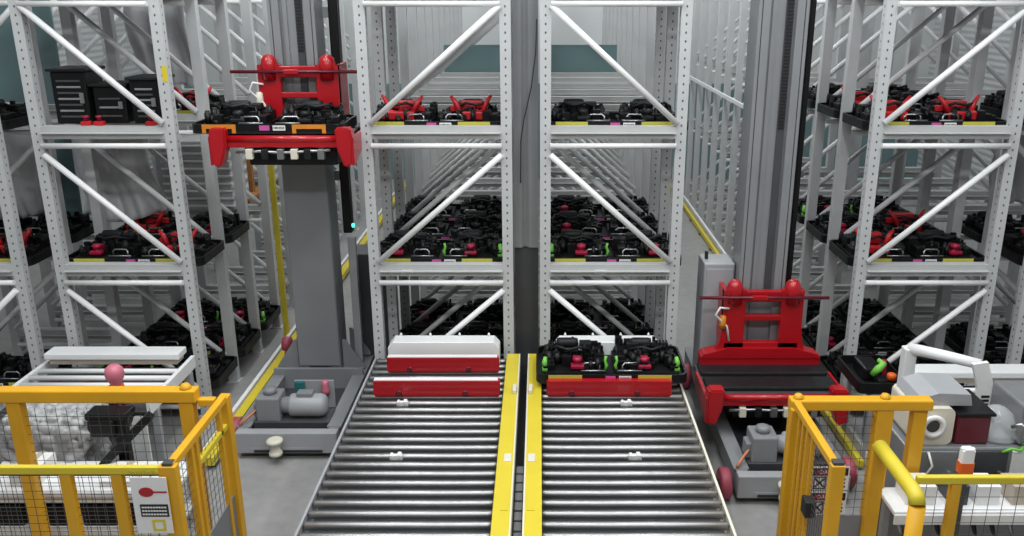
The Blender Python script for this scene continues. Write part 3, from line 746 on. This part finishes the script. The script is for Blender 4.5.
# wrapped bundle
from mathutils import noise
b = B()
bmesh.ops.create_cube(b, size=2)
bmesh.ops.subdivide_edges(b, edges=list(b.edges), cuts=70, use_grid_fill=True)
for v in b.verts:
    c = v.co.copy(); nn = (abs(c.x) ** 5 + abs(c.y) ** 5 + abs(c.z) ** 5) ** .2; q = c / nn
    w_ = .03 * math.sin(q.x * 5 + q.z * 4) + .03 * math.sin(q.z * 6 - q.x * 3)
    p = Vector((q.x * (.37 + w_), q.y * .25, (q.z + 1) * .42 + .03))
    d0 = noise.voronoi(p * 13)[0][0]
    v.co = p + q.normalized() * .055 * (max(0, 1 - (d0 * 1.5) ** 2) ** .5 - .5)
    v.co.z = max(v.co.z, .0)
for f in b.faces: f.smooth = True
tag(obj('wrapped_bundle', b, 'wrap', None, (-4.02, 6.42, 0)), 'bundle in grey bubble wrap behind the yellow fence at the left', 'bundle')
# black stand
s = thing('tool_stand', 'black tripod tool stand with slanting strut behind the yellow mesh fence', 'stand', (-3.40, 6.3, 0))
b = B(); bx(b, -.045, .045, -.04, .04, .0, .86, .01); obj('pole', b, 'black', s)
b = B(); bar(b, (.28, -.06, .90), (-.2, -.14, .42), .07, .06); obj('strut', b, 'black', s)
b = B(); bx(b, -.26, .08, -.06, .12, .84, .90, .015); bx(b, -.24, -.02, -.08, .06, .70, .85, .02); obj('head', b, 'black', s)
for a in (90, 210, 330):
    b = B(); bar(b, (0, 0, .3), (.3 * math.cos(R(a)), .3 * math.sin(R(a)), .02), .035, .035); obj('leg', b, 'black', s)
# white bench with black bins
t = thing('packing_bench', 'white packing bench behind the lower yellow fence, black bins under it', 'bench', (-3.4, 5.95, 0))
obj('bench_top', bx(B(), -.95, .62, -.22, .25, .46, .51, .012), 'white', t)
obj('apron', bx(B(), -.9, .58, -.18, -.16, .39, .46, .004), 'paper', t)
for sx in (-.9, .57):
    for yy in (-.18, .2): obj('leg', bx(B(), sx - .025, sx + .025, yy - .025, yy + .025, 0, .46), 'white', t)
obj('lower_shelf', bx(B(), -.92, .6, -.2, .22, .16, .19, .006), 'white', t)
obj('front_panel', bx(B(), -.92, .6, -.21, -.195, .03, .16, .004), 'paper', t)
BP = ['at the edge of the photo', 'second along', 'third along', 'nearest the sign']
for i, xx in enumerate((-.72, -.36, .0, .36)):
    bn = thing('storage_bin', 'black open bin on the white bench shelf, ' + BP[i], 'bin', (-3.4 + xx, 5.95, .19), 'black bins under the bench')
    o_ = B(); ring_prism(o_, rrect(-.14, .14, -.18, .16, .03), rrect(-.125, .125, -.165, .145, .025), 'z', 0, .16); bx(o_, -.13, .13, -.17, .15, 0, .012); obj('tub', o_, 'black', bn)
    l_ = B(); ring_prism(l_, rrect(-.155, .155, -.195, .175, .035), rrect(-.125, .125, -.165, .145, .025), 'z', .16, .175); obj('lip', l_, 'black2', bn)
# white cartons on the bench
for x_, w_, h_, lab in ((-3.95, .2, .14, 'pale carton at the fence end of the white bench'), (-3.25, .24, .05, 'flat white carton in the middle of the white bench')):
    c_ = thing('carton', lab, 'box', (x_, 5.95, .51), 'cartons on the bench')
    obj('box_body', bx(B(), -w_ / 2, w_ / 2, -.15, .15, 0, h_, .004), 'paper', c_)
    obj('tape', bx(B(), -.025, .025, -.152, .152, h_ - .001, h_ + .002), 'beige', c_)
# black control units on the left rack's upper shelf
def unit(x, w, h, d, yy, lab, fins):
    t = thing('control_unit', lab, 'control unit', (x, yy, LEV[1]), 'black control units')
    obj('case', bx(B(), -w / 2, w / 2, 0, d, 0, h, .012), 'black', t)
    obj('lid', bx(B(), -w / 2 - .03, w / 2 + .03, -.02, d + .02, h, h + .03, .008), 'black2', t)
    for i in range(fins):
        z = .06 + i * (h - .1) / fins
        f = B(); bx(f, -w / 2 + .05, w / 2 - .05, -.012, .002, z, z + .018, .003); obj('vent_slot', f, 'grey' if i % 2 else 'dgrey', t)
    k = B(); bx(k, w / 2 - .07, w / 2 - .03, -.016, .0, h * .4, h * .6, .004); obj('handle', k, 'silver', t)
unit(-4.36, .32, .48, .34, 8.12, 'tall black control unit with vent slots on the upper shelf, left rack', 7)
unit(-4.02, .30, .34, .30, 8.16, 'squat black control unit between two taller ones, left rack upper shelf', 3)
unit(-3.68, .26, .40, .34, 8.14, 'black control unit beside the rack post, right of three on the shelf', 6)
for i, x_ in enumerate((-4.2, -4.08, -3.6)):
    t = thing('valve_block', ['small red valve block at the front edge before the tall control unit', 'small red valve block before the squat control unit', 'small red valve block at the post end of the upper shelf'][i], 'valve', (x_, 8.03, LEV[1]), 'red valve blocks')
    b = B(); bx(b, -.045, .045, -.03, .03, 0, .04, .008); obj('block', b, 'scarlet', t)
    b = B(); lathe(b, [(.018, 0), (.018, .03), (.028, .032), (.028, .05)], (0, 0, .04), 'z', 12); obj('knob', b, 'pink', t)
# hanging plastic sheets in the left racks
def sheet(x0, x1, y, z0, z1, seed, lab, m='sheet'):
    b = B(); nx, nz = 36, 22; rnd = random.Random(seed); ph = [rnd.uniform(0, 6) for _ in range(4)]; g = []
    for i in range(nx + 1):
        u = i / nx; col_ = []
        for j in range(nz + 1):
            v = j / nz
            yy = .05 * math.sin(u * 15 + ph[0] + v * 2) + .03 * math.sin(u * 34 + ph[1] + v * 5) * (1 - v) + .06 * math.sin(v * 4 + ph[2] + u * 3)
            col_.append(b.verts.new((x0 + (x1 - x0) * u + .04 * math.sin(v * 5 + ph[3]), y + yy, z0 + (z1 - z0) * v - .05 * math.sin(u * 6 + ph[1]) * (1 - v))))
        g.append(col_)
    for i in range(nx):
        for j in range(nz):
            f = b.faces.new((g[i][j], g[i + 1][j], g[i + 1][j + 1], g[i][j + 1])); f.smooth = True
    o = obj('plastic_sheet', b, m); md = o.modifiers.new('thickness', 'SOLIDIFY'); md.thickness = .006
    tag(o, lab, 'plastic sheet', 'plastic sheets')
sheet(-5.0, -4.1, 9.15, 1.8, 2.75, 1, 'crumpled grey plastic sheet hanging over the middle shelf of the left rack')
sheet(-4.55, -3.9, 9.95, 3.1, 4.1, 4, 'grey plastic sheet hanging behind the black control units')
sheet(-6.1, -5.2, 9.15, 1.8, 2.8, 8, 'grey plastic sheet hanging in the outer left rack')
sheet(4.9, 5.9, 9.2, 1.9, 2.8, 11, 'grey plastic sheet hanging in the outer right rack')
pp = thing('divider_panel', 'dark teal partition panel hung in the outer left rack at the photo edge', 'panel', (-5.66, 9.5, 0), 'outer partition panels')
obj('panel', bx(B(), -.52, .5, -.015, .015, 3.0, 4.08, .004), 'teal', pp)
obj('lower_panel', bx(B(), -.52, .5, -.015, .015, 1.72, 2.7, .004), 'teal', pp)
# ribbed crate behind the left rack shelves and timber
for i, (x_, y_, z_) in enumerate(((-4.05, 10.1, 1.625), (-4.05, 11.75, 1.625))):
    t = thing('ribbed_crate', ['pale ribbed crate standing behind the loaded trays of the left rack', 'pale ribbed crate deep in the left rack, farther of the two'][i], 'crate', (x_, y_, z_), 'ribbed crates')
    obj('crate_body', bx(B(), -.42, .38, 0, .6, .01, .85, .02), 'clad', t)
    for k in range(9): obj('rib', bx(B(), -.43, .39, -.018, .0, .06 + k * .09, .085 + k * .09, .006), 'white', t)
for i, (x_, y_, z_, h_) in enumerate(((-4.38, 9.35, 1.625, 1.0), (-3.75, 11.0, 1.625, .7))):
    t = thing('timber_post', ['brown timber post behind the middle shelf trays, outer side of the left rack', 'brown timber post beside the aisle on the middle shelf of the left rack'][i], 'post', (x_, y_, z_), 'timber posts')
    obj('stud', bx(B(), -.04, .04, -.04, .04, 0, h_, .006), 'wood', t)
    obj('foot_block', bx(B(), -.12, .12, -.45, .35, 0, .05, .006), 'wood', t)
yp = thing('guide_post', 'slim yellow guide post rising beside the left crane aisle', 'post', (-3.12, 9.9, 0))
obj('pole', bx(B(), -.03, .03, -.03, .03, .01, 3.0, .006), 'lem', yp); obj('foot', bx(B(), -.08, .08, -.08, .08, 0, .012), 'dgrey', yp)

# ------------------------------------------------------------------ packing machine on the right
pm = thing('packing_machine', 'white packing machine with round port and clear hood behind the right fence', 'machine', (3.0, 5.76, 0))
obj('cabinet', bx(B(), -.25, 1.3, .0, .58, -.13, .62, .015), 'flue', pm)
obj('plinth', bx(B(), -.2, 1.25, .05, .56, -.25, -.13), 'dgrey', pm)
h = B(); prism(h, rrect(-.2, .1, .62, .92, .05), 'y', .05, .5); ho = obj('housing', h, 'cream', pm)
h = B(); lathe(h, [(.05, .0), (.085, .0), (.095, -.02), (.085, -.035), (.06, -.035), (.05, .0)], (-.06, .05, .78), 'y', 24); obj('port_ring', h, 'white', ho)
h = B(); lathe(h, [(.05, -.005), (.05, -.012)], (-.06, .05, .78), 'y', 20); obj('port', h, 'dgrey', ho)
h = B(); prism(h, [(-.18, .92), (-.14, .98), (-.02, 1.02), (.22, 1.01), (.24, .92)], 'y', .1, .48); obj('hood', h, 'lgrey', pm)
obj('drive_unit', bx(B(), .12, .38, .05, .45, .62, .86, .02), 'dred', pm)
obj('drive_lid', bx(B(), .11, .40, .03, .47, .86, .885, .008), 'black', pm)
h = B(); lathe(h, [(.17, 0), (.17, .05), (.15, .12), (.10, .19), (.04, .225), (.01, .23)], (.5, .2, .64), 'z', 26); obj('clear_dome', h, 'clear', pm)
for k, xx in enumerate((.72, 1.02)):
    obj('side_cover', bx(B(), xx - .13, xx + .13, .02, .5, .63, .95, .02), 'clear' if k else 'flue', pm)
for k in range(4):
    x0 = -.22 + k * .38
    d_ = obj('door_panel', bx(B(), x0, x0 + .35, -.02, .0, .16, .6, .006), ['flue', 'dgrey', 'paper', 'flue'][k], pm)
    obj('door_handle', bx(B(), x0 + .28, x0 + .31, -.04, -.02, .34, .44, .004), 'silver', d_)
ar = B(); tube(ar, [(.10, .94, 1.03), (.30, .74, 1.05), (.50, .54, 1.06)], [.05, .046, .042], 12)
bx(ar, .05, .15, .89, .99, -.25, 1.04, .01)
aro = obj('feed_arm', ar, 'white', pm)
k = B(); prism(k, [(.41, 1.08), (.53, 1.10), (.60, .9), (.61, .66), (.49, .66), (.475, .88)], 'y', .49, .525); bk = obj('label_bracket', k, 'paper', pm)
for r_ in range(4):
    l = B(); bx(l, .515, .58, .4865, .4905, .69 + r_ * .035, .71 + r_ * .035); obj('lettering', l, 'ink', bk)
h = B(); tube(h, [(.6, -.01, .66), (.64, -.05, .72), (.6, -.06, .8), (.54, -.05, .84), (.5, -.01, .8)], .016, 8); obj('hose', h, 'silver', pm)
h = B(); tube(h, [(.45, -.03, .6), (.5, -.05, .64), (.58, -.04, .62), (.63, .0, .66)], .012, 8); obj('green_cable', h, 'green', pm)
for i, (x_, r_) in enumerate(((.62, .05), (.86, .06), (1.12, .05))):
    h = B(); lathe(h, [(r_, 0), (r_, .09), (r_ * .5, .13), (r_ * .5, .17)], (x_, -.1 + .18, .64), 'z', 16); obj('canister', h, ['silver', 'dgrey', 'cream'][i], pm)
for i, x_ in enumerate((-.1, .22, .66, .95)):
    h = B(); tube(h, [(x_, -.03, .6), (x_ + .03, -.06, .5), (x_ - .02, -.05, .4), (x_ + .05, -.04, .3)], .009, 6); obj('cable', h, ['paper', 'dark', 'dark', 'paper'][i], pm)
for c_ in pm.children: c_.location.z += .25
bc = thing('beacon', 'small white beacon with orange base in front of the packing machine', 'beacon', (2.84, 5.1, 0))
b = B(); bx(b, -.02, .02, -.02, .02, .012, 1.06); bx(b, -.06, .06, -.06, .06, 0, .012); obj('stand', b, 'dgrey', bc)
b = B(); prism(b, rrect(-.048, .048, -.035, .035, .015), 'z', 1.06, 1.14); obj('base', b, 'orange', bc)
b = B(); prism(b, rrect(-.044, .044, -.03, .03, .015), 'z', 1.14, 1.24); bmesh.ops.bevel(b, geom=[e for e in b.edges if all(v.co.z > 1.2 for v in e.verts)], offset=.012, segments=2, affect='EDGES'); obj('cover', b, 'white', bc)
# low parts shelf behind the right fence
sh = thing('parts_shelf', 'low white parts shelf behind the right fence, small parts hung below it', 'shelf', (3.0, 5.3, 0))
obj('shelf_board', bx(B(), -.55, 1.1, -.12, .2, .66, .70, .01), 'white', sh)
obj('shelf_front', bx(B(), -.55, 1.1, -.13, -.115, .60, .68, .006), 'paper', sh)
for sx in (-.5, 1.05): obj('leg', bx(B(), sx - .025, sx + .025, .1, .15, 0, .66), 'lgrey', sh)
obj('back_panel', bx(B(), -.55, 1.1, .16, .175, .05, .66), 'flue', sh)
for k in range(12):
    b = B(); x_ = -.48 + k * .13; tube(b, [(x_, .0, .66), (x_, -.02, .58), (x_ + .02, -.05, .5), (x_ + .05, -.03, .45), (x_ + .06, .02, .5)], .01, 7); obj('hook', b, 'dark' if k % 3 else 'silver', sh)
for k, (x_, m_, w_) in enumerate(((2.66, 'paper', .2), (2.93, 'dgrey', .12), (3.13, 'white', .16), (3.4, 'beige', .2))):
    c_ = thing('parts_carton', ['wide pale carton on the parts shelf beside the beacon', 'slim dark carton on the parts shelf', 'white carton on the parts shelf next to the slim dark one', 'beige carton on the parts shelf beyond the white one'][k], 'box', (x_, 5.36, .70), 'cartons on the parts shelf')
    obj('box_body', bx(B(), -w_ / 2, w_ / 2, -.1, .1, 0, .14, .004), m_, c_)
    obj('flap', bx(B(), -w_ / 2, w_ / 2, -.1, .0, .14, .146), m_, c_)
# tray with green pieces by the right rack foot
load(3.12, 7.05, .47, 'at the rack foot beside the lowered carriage', ('plain', 'dim'), 'black parts tray with green clips at the rack foot beside the lowered carriage', rz=PI / 2) if False else None
st = thing('transfer_stand', 'black transfer stand with green and orange pieces beside the lowered red carriage', 'stand', (3.12, 7.3, 0))
obj('frame', bx(B(), -.13, .13, -.32, .3, .5, .56, .01), 'lgrey', st)
for sx in (-.1, .1):
    for yy in (-.28, .26): obj('leg', bx(B(), sx - .02, sx + .02, yy - .02, yy + .02, 0, .5), 'lgrey', st)
b = B(); ring_prism(b, rrect(-.24, .2, -.33, .31, .05), rrect(-.22, .18, -.31, .29, .04), 'z', .56, .66); bx(b, -.22, .18, -.31, .29, .56, .58); obj('tub', b, 'black', st)
b = B(); bx(b, -.12, .05, -.1, .2, .58, .70, .02); bx(b, -.05, .12, -.26, -.12, .58, .66, .02); obj('block', b, 'black', st)
b = B(); tube(b, [(-.06, -.14, .66), (-.02, -.16, .73), (.03, -.13, .76), (.0, -.08, .78)], [.03, .038, .03, .02], 9); obj('clip', b, 'green', st)
b = B(); lathe(b, [(.04, 0), (.04, .05), (.025, .06)], (.07, -.24, .66), 'z', 12); obj('plug', b, 'orange', st)
b = B(); lathe(b, [(.03, 0), (.03, .04)], (.08, .0, .7), 'z', 12); bx(b, .05, .11, -.03, .03, .58, .7, .006); obj('connector', b, 'pink', st)

st.location.z = 0
for c_ in st.children:
    if c_.name.split('.')[0] != 'leg': c_.location.z += .17
    else: c_.scale.z = 1.34
st.location.x = 3.07
# ------------------------------------------------------------------ camera
H, PITCHC, F = 4.1, R(17.5), 863.
cam = bpy.data.cameras.new('camera'); co = bpy.data.objects.new('camera', cam); col.objects.link(co)
co.location = (0, 0, H); co.rotation_euler = (PI / 2 - PITCHC, 0, 0)
cam.sensor_width = 36; cam.lens = 36 * F / 1024; cam.shift_x = -28 / 1024
cam.clip_end = 100
scene.camera = co

# ------------------------------------------------------------------ light
w = bpy.data.worlds.new('world'); scene.world = w; w.use_nodes = True
bg = w.node_tree.nodes['Background']; bg.inputs['Color'].default_value = (.93, .97, 1, 1); bg.inputs['Strength'].default_value = .20
def area(name, loc, sx, sy, e, rot=(0, 0, 0), c=(.95, .99, 1)):
    l = bpy.data.lights.new(name, 'AREA'); l.shape = 'RECTANGLE'; l.size = sx; l.size_y = sy; l.energy = e; l.color = c
    o = bpy.data.objects.new(name, l); col.objects.link(o); o.location = loc; o.rotation_euler = rot
for x in (-2.4, 2.2): area('aisle_lamp', (x, 13, 6.6), .4, 12, 250)
for x in (-6, -.1, 6): area('aisle_lamp', (x, 14, 6.6), .4, 11, 110)
for x in (-4.2, -1.4, 1.4, 4.2): area('hall_lamp', (x, 5.2, 7.2), .5, 3.2, 135)
for x in (-3, 0, 3): area('hall_lamp', (x, 1.2, 6.6), 1.6, .4, 80, (R(30), 0, 0))

scene.view_settings.view_transform = 'Standard'; scene.view_settings.look = 'None'
scene.view_settings.gamma = 1; scene.view_settings.use_curve_mapping = False
scene.view_settings.exposure = -.06
# unused prototypes are removed
for p in list(TR.values()) + [m for v in MOD.values() for m in v]:
    if p.name not in used:
        for c in list(p.children_recursive): bpy.data.objects.remove(c)
        bpy.data.objects.remove(p)
